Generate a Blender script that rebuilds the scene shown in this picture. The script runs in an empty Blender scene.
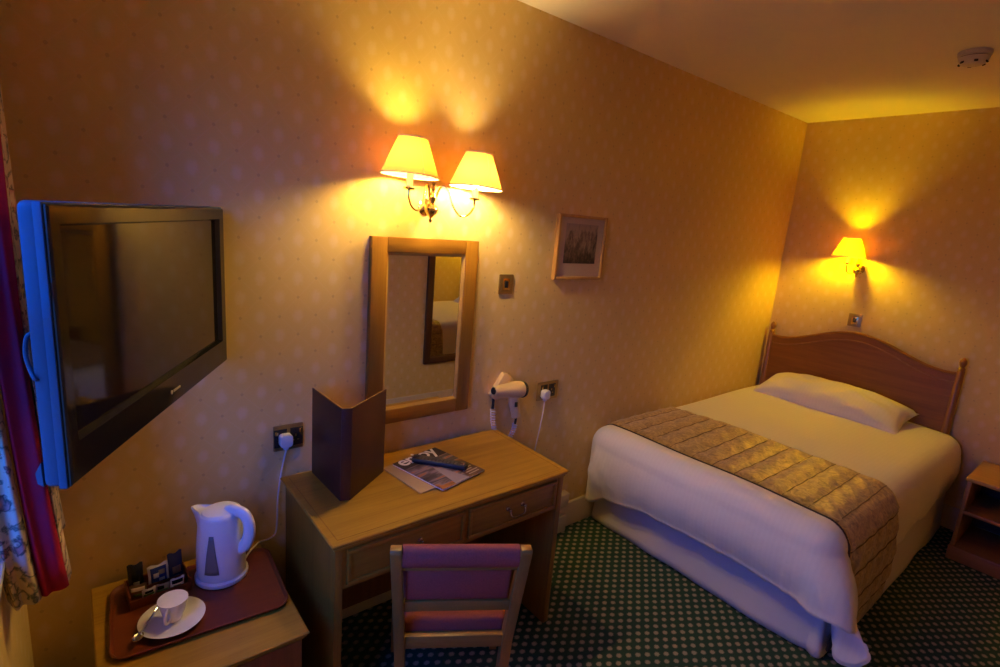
import bpy, bmesh, math, random
from mathutils import Vector, Matrix
random.seed(7)
PI = math.pi
R = math.radians
SC = bpy.context.scene
COL = SC.collection

# ------------------------------------------------------------------ materials
MATS = {}
def new_mat(name):
    m = bpy.data.materials.new(name); m.use_nodes = True
    nt = m.node_tree; b = nt.nodes['Principled BSDF']
    MATS[name] = m
    return m, nt, b
def N(nt, typ, **kw):
    n = nt.nodes.new(typ)
    for k, v in kw.items():
        if k.startswith('i_'):
            n.inputs[k[2:].replace('_', ' ')].default_value = v
        else:
            setattr(n, k, v)
    return n
def math_n(nt, op, a, b=None, c=None):
    n = nt.nodes.new('ShaderNodeMath'); n.operation = op
    for i, v in enumerate((a, b, c)):
        if v is None: continue
        if isinstance(v, (int, float)): n.inputs[i].default_value = v
        else: nt.links.new(v, n.inputs[i])
    return n.outputs[0]
def mixc(nt, fac, a, b):
    n = nt.nodes.new('ShaderNodeMix'); n.data_type = 'RGBA'
    for sock, v in ((n.inputs[0], fac), (n.inputs[6], a), (n.inputs[7], b)):
        if isinstance(v, (int, float)): sock.default_value = v
        elif isinstance(v, tuple): sock.default_value = (*v, 1) if len(v) == 3 else v
        else: nt.links.new(v, sock)
    return n.outputs[2]
def coords(nt, scale=(1, 1, 1), rot=(0, 0, 0), loc=(0, 0, 0)):
    tc = nt.nodes.new('ShaderNodeTexCoord')
    mp = nt.nodes.new('ShaderNodeMapping')
    mp.inputs['Scale'].default_value = scale; mp.inputs['Rotation'].default_value = rot; mp.inputs['Location'].default_value = loc
    nt.links.new(tc.outputs['Object'], mp.inputs['Vector'])
    return mp.outputs['Vector']
def ramp(nt, fac, stops):
    n = nt.nodes.new('ShaderNodeValToRGB')
    el = n.color_ramp.elements
    while len(el) < len(stops): el.new(.5)
    for e, (p, c) in zip(el, stops):
        e.position = p; e.color = (*c, 1)
    nt.links.new(fac, n.inputs[0])
    return n.outputs[0]
def bump(nt, b, h, strength=.3, dist=.002):
    n = nt.nodes.new('ShaderNodeBump'); n.inputs['Strength'].default_value = strength; n.inputs['Distance'].default_value = dist
    nt.links.new(h, n.inputs['Height']); nt.links.new(n.outputs[0], b.inputs['Normal'])
def plain(name, col, rough=.5, metal=0., spec=.5, noise=.06, nscale=60., coat=0., trans=0.):
    m, nt, b = new_mat(name)
    b.inputs['Roughness'].default_value = rough; b.inputs['Metallic'].default_value = metal
    b.inputs['Specular IOR Level'].default_value = spec; b.inputs['Coat Weight'].default_value = coat
    no = N(nt, 'ShaderNodeTexNoise', i_Scale=nscale, i_Detail=3.)
    nt.links.new(coords(nt), no.inputs['Vector'])
    c = mixc(nt, no.outputs['Fac'], tuple(x * (1 - noise) for x in col), tuple(min(1, x * (1 + noise)) for x in col))
    nt.links.new(c, b.inputs['Base Color'])
    return m
def wood(name, dark, light, axis='x', rough=.38, scale=1., spec=.5):
    m, nt, b = new_mat(name)
    s = {'x': (1.2, 22, 22), 'y': (22, 1.2, 22), 'z': (22, 22, 1.2)}[axis]
    v = coords(nt, tuple(q * scale for q in s))
    n1 = N(nt, 'ShaderNodeTexNoise', i_Scale=1.6, i_Detail=8., i_Roughness=.62, i_Distortion=.6)
    nt.links.new(v, n1.inputs['Vector'])
    n2 = N(nt, 'ShaderNodeTexNoise', i_Scale=7., i_Detail=4., i_Roughness=.7)
    nt.links.new(v, n2.inputs['Vector'])
    f = math_n(nt, 'ADD', math_n(nt, 'MULTIPLY', n1.outputs['Fac'], .7), math_n(nt, 'MULTIPLY', n2.outputs['Fac'], .3))
    c = ramp(nt, f, [(.33, dark), (.5, tuple((a + d) / 2 for a, d in zip(dark, light))), (.68, light)])
    nt.links.new(c, b.inputs['Base Color'])
    b.inputs['Roughness'].default_value = rough; b.inputs['Specular IOR Level'].default_value = spec
    bump(nt, b, n2.outputs['Fac'], .08, .001)
    return m

def make_wallpaper():
    m, nt, b = new_mat('wallpaper')
    tc = nt.nodes.new('ShaderNodeTexCoord'); sp = nt.nodes.new('ShaderNodeSeparateXYZ')
    nt.links.new(tc.outputs['Object'], sp.inputs[0])
    h = .0655
    u = math_n(nt, 'DIVIDE', math_n(nt, 'ADD', math_n(nt, 'ADD', sp.outputs[0], sp.outputs[1]), .012), h)
    v = math_n(nt, 'DIVIDE', math_n(nt, 'ADD', sp.outputs[2], .02), h * 1.06)
    a = math_n(nt, 'MULTIPLY', math_n(nt, 'ADD', u, v), .5)
    c = math_n(nt, 'MULTIPLY', math_n(nt, 'SUBTRACT', u, v), .5)
    fa = math_n(nt, 'SUBTRACT', math_n(nt, 'FRACT', math_n(nt, 'ADD', a, .5)), .5)
    fc = math_n(nt, 'SUBTRACT', math_n(nt, 'FRACT', math_n(nt, 'ADD', c, .5)), .5)
    du = math_n(nt, 'ADD', fa, fc); dv = math_n(nt, 'SUBTRACT', fa, fc)
    # pale oval motif
    r = math_n(nt, 'SQRT', math_n(nt, 'ADD', math_n(nt, 'POWER', math_n(nt, 'DIVIDE', du, .30), 2), math_n(nt, 'POWER', math_n(nt, 'DIVIDE', dv, .40), 2)))
    no = N(nt, 'ShaderNodeTexNoise', i_Scale=90., i_Detail=3.)
    nt.links.new(tc.outputs['Object'], no.inputs['Vector'])
    rr = math_n(nt, 'ADD', r, math_n(nt, 'MULTIPLY', math_n(nt, 'SUBTRACT', no.outputs['Fac'], .5), 1.1))
    mr = nt.nodes.new('ShaderNodeMapRange'); mr.interpolation_type = 'SMOOTHSTEP'
    nt.links.new(rr, mr.inputs[0]); mr.inputs[1].default_value = .3; mr.inputs[2].default_value = 1.3; mr.inputs[3].default_value = 1; mr.inputs[4].default_value = 0
    motif = mr.outputs[0]
    # lattice lines along both diagonals, dots where they cross
    ea = math_n(nt, 'SUBTRACT', .5, math_n(nt, 'ABSOLUTE', fa)); ec = math_n(nt, 'SUBTRACT', .5, math_n(nt, 'ABSOLUTE', fc))
    line = math_n(nt, 'LESS_THAN', math_n(nt, 'MINIMUM', ea, ec), .018)
    dot = math_n(nt, 'LESS_THAN', math_n(nt, 'SQRT', math_n(nt, 'ADD', math_n(nt, 'POWER', ea, 2), math_n(nt, 'POWER', ec, 2))), .055)
    base = WALL
    col = mixc(nt, math_n(nt, 'MULTIPLY', line, .12), base, (.82, .66, .45))
    col = mixc(nt, math_n(nt, 'MULTIPLY', motif, .26), col, (.84, .72, .58))
    col = mixc(nt, math_n(nt, 'MULTIPLY', dot, .25), col, (.22, .10, .04))
    nt.links.new(col, b.inputs['Base Color'])
    b.inputs['Roughness'].default_value = .55; b.inputs['Specular IOR Level'].default_value = .25
    return m
WALL = (.72, .525, .205)

def make_carpet():
    m, nt, b = new_mat('carpet')
    v = coords(nt, rot=(0, 0, R(-3)))
    sp = nt.nodes.new('ShaderNodeSeparateXYZ'); nt.links.new(v, sp.inputs[0])
    a = math_n(nt, 'DIVIDE', sp.outputs[0], .071); c = math_n(nt, 'DIVIDE', sp.outputs[1], .048)
    def blob(off):
        x = math_n(nt, 'SUBTRACT', math_n(nt, 'FRACT', math_n(nt, 'ADD', a, off)), .5)
        y = math_n(nt, 'SUBTRACT', math_n(nt, 'FRACT', math_n(nt, 'ADD', c, off)), .5)
        return math_n(nt, 'SQRT', math_n(nt, 'ADD', math_n(nt, 'POWER', math_n(nt, 'MULTIPLY', x, 1.2), 2), math_n(nt, 'POWER', math_n(nt, 'MULTIPLY', y, 1.0), 2)))
    d = math_n(nt, 'MINIMUM', blob(0.), blob(.5))
    no = N(nt, 'ShaderNodeTexNoise', i_Scale=260., i_Detail=2.)
    nt.links.new(v, no.inputs['Vector'])
    d2 = math_n(nt, 'ADD', d, math_n(nt, 'MULTIPLY', math_n(nt, 'SUBTRACT', no.outputs['Fac'], .5), .3))
    mr = nt.nodes.new('ShaderNodeMapRange'); mr.interpolation_type = 'SMOOTHSTEP'
    nt.links.new(d2, mr.inputs[0]); mr.inputs[1].default_value = .14; mr.inputs[2].default_value = .27; mr.inputs[3].default_value = 1; mr.inputs[4].default_value = 0
    no2 = N(nt, 'ShaderNodeTexNoise', i_Scale=400., i_Detail=2.)
    nt.links.new(v, no2.inputs['Vector'])
    g = mixc(nt, no2.outputs['Fac'], (.016, .048, .030), (.036, .09, .056))
    col = mixc(nt, mr.outputs[0], g, (.33, .29, .20))
    nt.links.new(col, b.inputs['Base Color'])
    b.inputs['Roughness'].default_value = .95; b.inputs['Specular IOR Level'].default_value = .1
    bump(nt, b, no2.outputs['Fac'], .6, .004)
    return m

def make_linen(name, col, stripes=True):
    m, nt, b = new_mat(name)
    v = coords(nt)
    w = N(nt, 'ShaderNodeTexWave', wave_type='BANDS', bands_direction='Y', i_Scale=14., i_Distortion=.0)
    nt.links.new(v, w.inputs['Vector'])
    no = N(nt, 'ShaderNodeTexNoise', i_Scale=5., i_Detail=4.)
    nt.links.new(v, no.inputs['Vector'])
    c = mixc(nt, math_n(nt, 'MULTIPLY', w.outputs['Fac'], .5 if stripes else 0.), col, tuple(x * .955 for x in col))
    nt.links.new(c, b.inputs['Base Color'])
    b.inputs['Roughness'].default_value = .75; b.inputs['Specular IOR Level'].default_value = .2
    b.inputs['Sheen Weight'].default_value = .15
    bump(nt, b, no.outputs['Fac'], .35, .02)
    return m

def make_runner():
    m, nt, b = new_mat('runner_satin')
    v = coords(nt)
    no = N(nt, 'ShaderNodeTexNoise', i_Scale=30., i_Detail=6., i_Distortion=1.6)
    nt.links.new(v, no.inputs['Vector'])
    c = ramp(nt, no.outputs['Fac'], [(.3, (.20, .125, .035)), (.5, (.42, .28, .085)), (.72, (.62, .44, .16))])
    nt.links.new(c, b.inputs['Base Color'])
    b.inputs['Roughness'].default_value = .48; b.inputs['Metallic'].default_value = .2
    b.inputs['Sheen Weight'].default_value = .3
    bump(nt, b, no.outputs['Fac'], .4, .004)
    return m

def make_floral():
    m, nt, b = new_mat('curtain_floral')
    v = coords(nt)
    vo = N(nt, 'ShaderNodeTexVoronoi', i_Scale=11.); nt.links.new(v, vo.inputs['Vector'])
    no = N(nt, 'ShaderNodeTexNoise', i_Scale=26., i_Detail=4., i_Distortion=1.4); nt.links.new(v, no.inputs['Vector'])
    f = math_n(nt, 'ADD', math_n(nt, 'MULTIPLY', vo.outputs['Distance'], .8), math_n(nt, 'MULTIPLY', no.outputs['Fac'], .55))
    c = ramp(nt, f, [(.33, (.72, .58, .44)), (.45, (.55, .25, .22)), (.51, (.06, .07, .07)), (.56, (.66, .56, .40)), (.72, (.64, .52, .38)), (.77, (.10, .12, .10)), (.84, (.62, .5, .33))])
    nt.links.new(c, b.inputs['Base Color'])
    b.inputs['Roughness'].default_value = .85
    return m

def make_shade():
    m, nt, b = new_mat('shade_fabric')
    for n in list(nt.nodes):
        if n.type != 'OUTPUT_MATERIAL': nt.nodes.remove(n)
    out = [n for n in nt.nodes if n.type == 'OUTPUT_MATERIAL'][0]
    tr = N(nt, 'ShaderNodeBsdfTranslucent'); df = N(nt, 'ShaderNodeBsdfDiffuse')
    no = N(nt, 'ShaderNodeTexNoise', i_Scale=150.); nt.links.new(coords(nt), no.inputs['Vector'])
    c = mixc(nt, no.outputs['Fac'], (.22, .092, .017), (.26, .108, .022))
    nt.links.new(c, tr.inputs[0]); df.inputs[0].default_value = (.92, .74, .42, 1)
    mx = N(nt, 'ShaderNodeMixShader'); mx.inputs[0].default_value = .6
    nt.links.new(tr.outputs[0], mx.inputs[1]); nt.links.new(df.outputs[0], mx.inputs[2])
    nt.links.new(mx.outputs[0], out.inputs[0])
    return m
def emit(name, col, s):
    m, nt, b = new_mat(name)
    b.inputs['Base Color'].default_value = (.9, .85, .7, 1)
    b.inputs['Emission Color'].default_value = (*col, 1); b.inputs['Emission Strength'].default_value = s
    return m
def make_pane():
    m, nt, b = new_mat('window_glass')
    out = [n for n in nt.nodes if n.type == 'OUTPUT_MATERIAL'][0]
    t = N(nt, 'ShaderNodeBsdfTransparent'); g = N(nt, 'ShaderNodeBsdfGlossy', i_Roughness=.02)
    lw = N(nt, 'ShaderNodeLayerWeight', i_Blend=.1)
    mx = N(nt, 'ShaderNodeMixShader'); nt.links.new(lw.outputs['Fresnel'], mx.inputs[0])
    nt.links.new(t.outputs[0], mx.inputs[1]); nt.links.new(g.outputs[0], mx.inputs[2]); nt.links.new(mx.outputs[0], out.inputs[0])
    return m
def make_print():
    m, nt, b = new_mat('etching')
    v = coords(nt)
    sp = nt.nodes.new('ShaderNodeSeparateXYZ'); nt.links.new(v, sp.inputs[0])
    no = N(nt, 'ShaderNodeTexNoise', i_Scale=30., i_Detail=7., i_Roughness=.7); nt.links.new(coords(nt, (1.6, 1, .6)), no.inputs['Vector'])
    f = math_n(nt, 'SUBTRACT', math_n(nt, 'ADD', no.outputs['Fac'], math_n(nt, 'MULTIPLY', sp.outputs[2], 1.6)), .0)
    c = ramp(nt, f, [(.36, (.03, .022, .018)), (.52, (.15, .11, .08)), (.66, (.33, .26, .2))])
    nt.links.new(c, b.inputs['Base Color']); b.inputs['Roughness'].default_value = .4
    return m
def make_cover():
    m, nt, b = new_mat('magazine_cover')
    v = coords(nt, rot=(0, 0, R(-35)), scale=(1.5, 9, 1))
    no = N(nt, 'ShaderNodeTexNoise', i_Scale=3.4, i_Detail=5., i_Distortion=.5); nt.links.new(v, no.inputs['Vector'])
    c = ramp(nt, no.outputs['Fac'], [(.34, (.02, .015, .02)), (.45, (.08, .055, .07)), (.52, (.24, .19, .24)), (.58, (.42, .15, .04)), (.68, (.10, .05, .03))])
    nt.links.new(c, b.inputs['Base Color']); b.inputs['Roughness'].default_value = .3
    return m

W_PAPER = make_wallpaper(); CARPET = make_carpet()
CEIL = plain('ceiling_paint', (.86, .80, .72), .8, spec=.1, noise=.02, nscale=8)
PAINT = plain('cream_gloss_paint', (.62, .52, .36), .35, noise=.03)
WHITEPAINT = plain('white_window_paint', (.75, .75, .72), .4, noise=.02)
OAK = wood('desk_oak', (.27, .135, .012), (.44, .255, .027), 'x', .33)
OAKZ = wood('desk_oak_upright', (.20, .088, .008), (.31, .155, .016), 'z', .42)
OAKF = wood('drawer_oak', (.23, .10, .007), (.35, .17, .015), 'x', .4)
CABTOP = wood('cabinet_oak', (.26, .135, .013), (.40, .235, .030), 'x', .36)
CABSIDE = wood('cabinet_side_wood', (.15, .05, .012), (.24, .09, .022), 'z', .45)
MIRF = wood('mirror_frame_wood', (.24, .11, .012), (.33, .165, .022), 'z', .36)
MIRFX = wood('mirror_frame_wood_cross', (.24, .11, .012), (.33, .165, .022), 'x', .36)
BEVELW = plain('mirror_inner_lip', (.55, .34, .08), .35)
DARKF = wood('dark_frame_wood', (.07, .028, .012), (.12, .05, .02), 'z', .4)
MAHO = wood('headboard_mahogany', (.18, .062, .008), (.28, .105, .014), 'y', .36)
MAHOZ = wood('headboard_post_wood', (.23, .085, .024), (.33, .14, .04), 'z', .34)
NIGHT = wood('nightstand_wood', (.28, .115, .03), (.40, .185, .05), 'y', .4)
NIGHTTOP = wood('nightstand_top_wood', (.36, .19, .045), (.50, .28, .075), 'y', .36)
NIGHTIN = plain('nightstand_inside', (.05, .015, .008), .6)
BEECH = wood('chair_wood', (.23, .11, .020), (.34, .175, .034), 'z', .4)
BEECHX = wood('chair_rail_wood', (.23, .11, .020), (.34, .175, .034), 'x', .4)
MAROON = plain('chair_upholstery', (.28, .078, .058), .85, spec=.2, noise=.25, nscale=220)
LINEN = make_linen('white_linen', (.80, .76, .72)); LINEN2 = make_linen('valance_cotton', (.72, .68, .67), False)
PILLOWM = make_linen('pillow_cotton', (.80, .76, .70))
RUNNER = make_runner()
PIPING = plain('dark_piping', (.03, .018, .014), .6)
FLORAL = make_floral(); LINING = plain('red_lining', (.38, .014, .05), .8, spec=.15, noise=.1, nscale=30)
BRASS = plain('brass', (.78, .55, .22), .2, 1., noise=.03)
BRASSP = plain('brass_plate', (.42, .29, .12), .36, .85, noise=.1)
CHROME = plain('handle_metal', (.55, .48, .38), .22, 1.)
STEEL = plain('spoon_steel', (.6, .58, .55), .2, 1.)
SHADE = make_shade(); TRIM = plain('shade_trim', (.85, .78, .62), .7)
BULB = emit('bulb_glow', (1., .66, .13), 1.); BULBW = emit('bulb_glow_white', (1., .69, .27), 1.); BULBY = emit('bulb_glow_yellow', (1., .64, .0), 1.)
CANDLE = plain('candle_sleeve', (.85, .78, .62), .5)
BLACKP = plain('black_plastic', (.012, .012, .014), .45)
TVBEZ = plain('tv_bezel', (.010, .009, .008), .1, spec=.55)
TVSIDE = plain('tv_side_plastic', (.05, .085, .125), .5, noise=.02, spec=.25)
SCREEN = plain('tv_screen', (.006, .006, .007), .06, spec=.9, noise=0)
MIRROR = plain('mirror_glass', (.86, .86, .84), .0, 1., noise=0)
WHITEP = plain('white_plastic', (.74, .72, .72), .3, noise=.02)
GAUGE = plain('gauge_plastic', (.16, .155, .16), .3)
CREAMP = plain('dryer_cream_plastic', (.75, .55, .27), .35, noise=.02)
PORC = plain('porcelain', (.78, .75, .72), .18, noise=.01)
PAPERC = plain('paper', (.82, .79, .76), .8)
TRAY = wood('tray_laminate', (.12, .022, .006), (.17, .036, .010), 'x', .33)
LEATH = plain('folder_leather', (.055, .013, .008), .45, noise=.3, nscale=240)
FOLDIN = plain('folder_paper', (.55, .36, .14), .7)
TAN = plain('tan_card', (.44, .29, .13), .6)
COVER = make_cover(); PRINT = make_print()
MATB = plain('picture_mount', (.50, .39, .27), .8); FRAMEW = wood('picture_frame_wood', (.42, .22, .055), (.6, .34, .1), 'z', .35)
WHITEINK = plain('white_ink', (.85, .82, .8), .5); PALEINK = plain('pale_ink', (.42, .36, .33), .5)
BLUEP = plain('blue_foil', (.02, .045, .26), .3); NAVYP = plain('navy_foil', (.012, .02, .07), .28); BLACKF = plain('black_foil', (.012, .009, .01), .25)
GREENP = plain('green_ink', (.10, .28, .05), .4); BROWNP = plain('brown_foil', (.20, .12, .07), .35)
GREYC = plain('grey_flex', (.30, .26, .24), .5)
DETECT = plain('detector_plastic', (.60, .55, .55), .5, noise=.02); DARKGAP = plain('detector_slots', (.03, .025, .025), .7)
PANE = make_pane()

# ------------------------------------------------------------------ geometry helpers
def bm_new(): return bmesh.new()
def box(bm, x0, x1, y0, y1, z0, z1, bev=0., seg=2, M=None):
    t = bmesh.new()
    bmesh.ops.create_cube(t, size=1)
    for v in t.verts:
        v.co = Vector(((x0 + x1) / 2 + v.co.x * (x1 - x0), (y0 + y1) / 2 + v.co.y * (y1 - y0), (z0 + z1) / 2 + v.co.z * (z1 - z0)))
    if bev > 0:
        bmesh.ops.bevel(t, geom=list(t.edges), offset=bev, segments=seg, profile=.5, affect='EDGES')
    merge(bm, t, M)
def merge(bm, t, M=None):
    if M is not None: bmesh.ops.transform(t, matrix=M, verts=t.verts)
    bmesh.ops.recalc_face_normals(t, faces=t.faces)
    me = bpy.data.meshes.new('tmp'); t.to_mesh(me); t.free(); bm.from_mesh(me); bpy.data.meshes.remove(me)
def lathe(bm, prof, M=None, seg=32, sx=1., sy=1., cap=True):
    t = bmesh.new(); rings = []
    for r, z in prof:
        if r < 1e-6: rings.append([t.verts.new((0, 0, z))])
        else: rings.append([t.verts.new((r * sx * math.cos(2 * PI * i / seg), r * sy * math.sin(2 * PI * i / seg), z)) for i in range(seg)])
    for a, b in zip(rings, rings[1:]):
        for i in range(seg):
            j = (i + 1) % seg
            if len(a) == 1 and len(b) == 1: continue
            if len(a) == 1: t.faces.new((a[0], b[j], b[i]))
            elif len(b) == 1: t.faces.new((a[i], a[j], b[0]))
            else: t.faces.new((a[i], a[j], b[j], b[i]))
    if cap:
        for rg in (rings[0], rings[-1]):
            if len(rg) > 1: t.faces.new(rg)
    merge(bm, t, M)
def smooth(pts, n=8):
    pts = [Vector(p) for p in pts]; out = []
    P = [pts[0] * 2 - pts[1]] + pts + [pts[-1] * 2 - pts[-2]]
    for i in range(1, len(P) - 2):
        for k in range(n):
            t = k / n; a, b, c, d = P[i - 1], P[i], P[i + 1], P[i + 2]
            out.append(.5 * ((2 * b) + (c - a) * t + (2 * a - 5 * b + 4 * c - d) * t * t + (3 * b - a - 3 * c + d) * t ** 3))
    out.append(pts[-1]); return out
def tube(bm, pts, r, seg=10, M=None, flat=1.):
    t = bmesh.new(); pts = [Vector(p) for p in pts]; n = len(pts)
    tan = [(pts[min(i + 1, n - 1)] - pts[max(i - 1, 0)]).normalized() for i in range(n)]
    up = Vector((0, 0, 1)) if abs(tan[0].z) < .9 else Vector((0, 1, 0))
    nrm = tan[0].cross(up).normalized(); rings = []
    for i in range(n):
        nrm = (nrm - tan[i] * nrm.dot(tan[i])).normalized(); bi = tan[i].cross(nrm)
        rr = r[i] if isinstance(r, (list, tuple)) else r
        rings.append([t.verts.new(pts[i] + nrm * rr * math.cos(2 * PI * k / seg) + bi * rr * flat * math.sin(2 * PI * k / seg)) for k in range(seg)])
    for a, b in zip(rings, rings[1:]):
        for k in range(seg): t.faces.new((a[k], a[(k + 1) % seg], b[(k + 1) % seg], b[k]))
    t.faces.new(rings[0]); t.faces.new(rings[-1]); merge(bm, t, M)
def sheet(bm, fn, nu, nv, M=None):
    t = bmesh.new(); g = [[t.verts.new(fn(i / (nu - 1), j / (nv - 1))) for j in range(nv)] for i in range(nu)]
    for i in range(nu - 1):
        for j in range(nv - 1): t.faces.new((g[i][j], g[i + 1][j], g[i + 1][j + 1], g[i][j + 1]))
    me = bpy.data.meshes.new('tmp'); 
    if M is not None: bmesh.ops.transform(t, matrix=M, verts=t.verts)
    t.to_mesh(me); t.free(); bm.from_mesh(me); bpy.data.meshes.remove(me)
def prism(bm, pts, axis, d0, d1, M=None, bev=0.):
    t = bmesh.new()
    def P(a, b, d): return {'x': (d, a, b), 'y': (a, d, b), 'z': (a, b, d)}[axis]
    A = [t.verts.new(P(a, b, d0)) for a, b in pts]; Bv = [t.verts.new(P(a, b, d1)) for a, b in pts]
    t.faces.new(A); t.faces.new(Bv[::-1]); n = len(pts)
    for i in range(n): t.faces.new((A[i], A[(i + 1) % n], Bv[(i + 1) % n], Bv[i]))
    bmesh.ops.recalc_face_normals(t, faces=t.faces)
    if bev > 0: bmesh.ops.bevel(t, geom=[e for e in t.edges if len(e.link_faces) == 2 and e.calc_face_angle() > .6], offset=bev, segments=2, profile=.5, affect='EDGES')
    merge(bm, t, M)
def rrect(w, h, r, n=6, cx=0, cy=0):
    o = []
    for sx, sy, a0 in ((1, 1, 0), (-1, 1, 90), (-1, -1, 180), (1, -1, 270)):
        for k in range(n + 1):
            a = R(a0 + 90 * k / n); o.append((cx + sx * (w / 2 - r) + r * math.cos(a), cy + sy * (h / 2 - r) + r * math.sin(a)))
    return o
def obj(name, bm, mat, parent=None, sharp=35, solid=0., off=-1., sub=0):
    me = bpy.data.meshes.new(name); bm.to_mesh(me); bm.free()
    me.materials.append(mat)
    for p in me.polygons: p.use_smooth = True
    me.set_sharp_from_angle(angle=R(sharp))
    o = bpy.data.objects.new(name, me); COL.objects.link(o)
    if parent is not None: o.parent = parent
    if solid:
        md = o.modifiers.new('thickness', 'SOLIDIFY'); md.thickness = solid; md.offset = off
    if sub:
        md = o.modifiers.new('soft', 'SUBSURF'); md.levels = sub; md.render_levels = sub
    return o
def tag(o, label, cat, group=None):
    o['label'] = label; o['category'] = cat
    if group: o['group'] = group
    return o
def thing(name, label, cat, loc=(0, 0, 0), rz=0, group=None):
    o = bpy.data.objects.new(name, None); COL.objects.link(o); o.empty_display_size = .05
    o.location = loc; o.rotation_euler = (0, 0, rz)
    return tag(o, label, cat, group)
def struct(name, bm, mat, parent=None):
    o = obj(name, bm, mat, parent)
    if parent is None: o['kind'] = 'structure'
    return o
def shift(bm, loc): bmesh.ops.translate(bm, vec=-Vector(loc), verts=bm.verts)
T = Matrix.Translation
def RX(a): return Matrix.Rotation(R(a), 4, 'X')
def RY(a): return Matrix.Rotation(R(a), 4, 'Y')
def RZ(a): return Matrix.Rotation(R(a), 4, 'Z')
def copy_tree(o, parent=None):
    c = o.copy(); COL.objects.link(c)
    if parent is not None: c.parent = parent
    for ch in list(o.children): copy_tree(ch, c)
    return c

# ------------------------------------------------------------------ the room
XL, XR, YB, ZC = -.175, 4.487, -2.12, 2.69
b = bm_new(); box(b, XL - .2, XR + .2, YB - .2, .2, -.1, 0); struct('floor', b, CARPET)
b = bm_new(); box(b, XL - .2, XR + .2, YB - .2, .2, ZC, ZC + .1); struct('ceiling', b, CEIL)
b = bm_new(); box(b, XL - .2, XR + .2, 0, .2, 0, ZC); struct('wall_back', b, W_PAPER)
b = bm_new(); box(b, XR, XR + .2, YB, 0, 0, ZC); struct('wall_right', b, W_PAPER)
b = bm_new(); box(b, XL - .2, XR + .2, YB - .2, YB, 0, ZC); struct('wall_front', b, W_PAPER)
WY0, WY1, WZ0, WZ1 = -1.45, -.45, .92, 2.2
WT = .10
b = bm_new()
box(b, XL - WT, XL, YB, WY0, 0, ZC); box(b, XL - WT, XL, WY1, 0, 0, ZC)
box(b, XL - WT, XL, WY0, WY1, 0, WZ0); box(b, XL - WT, XL, WY0, WY1, WZ1, ZC)
struct('wall_left', b, W_PAPER)
def skirt(name, x0, x1, y0, y1, n):
    prof = [(0, 0), (.02, 0), (.02, .118), (.014, .132), (.012, .146), (.006, .152), (0, .152)]
    bb = bm_new()
    if n == 'y-': prism(bb, [(-d, z) for d, z in prof], 'x', x0, x1, T((0, y0, 0)))
    if n == 'y+': prism(bb, [(d, z) for d, z in prof], 'x', x0, x1, T((0, y0, 0)))
    if n == 'x-': prism(bb, [(-d, z) for d, z in prof], 'y', y0, y1, T((x0, 0, 0)))
    if n == 'x+': prism(bb, [(d, z) for d, z in prof], 'y', y0, y1, T((x0, 0, 0)))
    struct(name, bb, PAINT)
skirt('baseboard_back', XL, XR, 0, 0, 'y-'); skirt('baseboard_right', XR, XR, YB + .02, -.02, 'x-')
skirt('baseboard_front', XL, XR, YB, YB, 'y+'); skirt('baseboard_left', XL, XL, YB + .02, -.02, 'x+')
# window in the left wall, beside the camera
win = bpy.data.objects.new('window_1', None); COL.objects.link(win); win.location = (XL - .065, (WY0 + WY1) / 2, WZ0); win['kind'] = 'structure'
w, h = (WY1 - WY0), (WZ1 - WZ0)
b = bm_new()
box(b, -.03, .03, -w / 2, -w / 2 + .05, 0, h, .004); box(b, -.03, .03, w / 2 - .05, w / 2, 0, h, .004)
box(b, -.03, .03, -w / 2 + .05, w / 2 - .05, 0, .05, .004); box(b, -.03, .03, -w / 2 + .05, w / 2 - .05, h - .05, h, .004)
box(b, -.022, .022, -w / 2 + .05, w / 2 - .05, h / 2 - .02, h / 2 + .02, .004)
obj('window_frame', b, WHITEPAINT, win)
for z0, z1 in ((.05, h / 2 - .02), (h / 2 + .02, h - .05)):
    b = bm_new(); box(b, -.003, .003, -w / 2 + .05, w / 2 - .05, z0, z1); obj('pane', b, PANE, win)
b = bm_new(); box(b, .03, .08, -w / 2, w / 2, -.0, .02, .004); obj('window_sill', b, WHITEPAINT, win)

# ------------------------------------------------------------------ desk
DX0, DX1, DY1, DZ = .568, 1.612, -.545, .75
dk = thing('desk', 'golden oak writing desk with two shallow drawers standing against the back wall', 'desk', ((DX0 + DX1) / 2, (DY1 - .027) / 2, 0))
hw = (DX1 - DX0) / 2; hd = -(DY1 + .027) / 2
def ogee_top(bm, x0, x1, y0, y1, z1, th):
    prof = [(0, .0), (.0, .006), (.006, .011), (.006, .016), (.012, .022), (.012, th)]
    t = bmesh.new(); rings = []
    def ring(i, z): return [t.verts.new(p) for p in ((x0 + i, y0 + i, z), (x1 - i, y0 + i, z), (x1 - i, y1 - i * 0, z), (x0 + i, y1, z))]
    rings.append(ring(.004, z1))
    for i, d in prof: rings.append(ring(i, z1 - max(d, .003)))
    for a, c in zip(rings, rings[1:]):
        for k in range(4): t.faces.new((a[k], a[(k + 1) % 4], c[(k + 1) % 4], c[k]))
    t.faces.new(rings[0]); t.faces.new(rings[-1]); merge(bm, t)
b = bm_new(); ogee_top(b, -hw, hw, -hd, hd, DZ, .028); obj('top', b, OAK, dk, 25)
b = bm_new()      # thin inlaid line framing the top
for q in ((-hw + .028, hw - .028, -hd + .026, -hd + .029), (-hw + .026, -hw + .029, -hd + .026, hd - .02), (hw - .029, hw - .026, -hd + .026, hd - .02)):
    box(b, *q, DZ - .001, DZ + .0006)
obj('edge_inlay', b, OAKZ, dk)
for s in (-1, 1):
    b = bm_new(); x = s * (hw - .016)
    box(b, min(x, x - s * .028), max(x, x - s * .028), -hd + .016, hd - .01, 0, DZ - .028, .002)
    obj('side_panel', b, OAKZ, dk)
b = bm_new()
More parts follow.
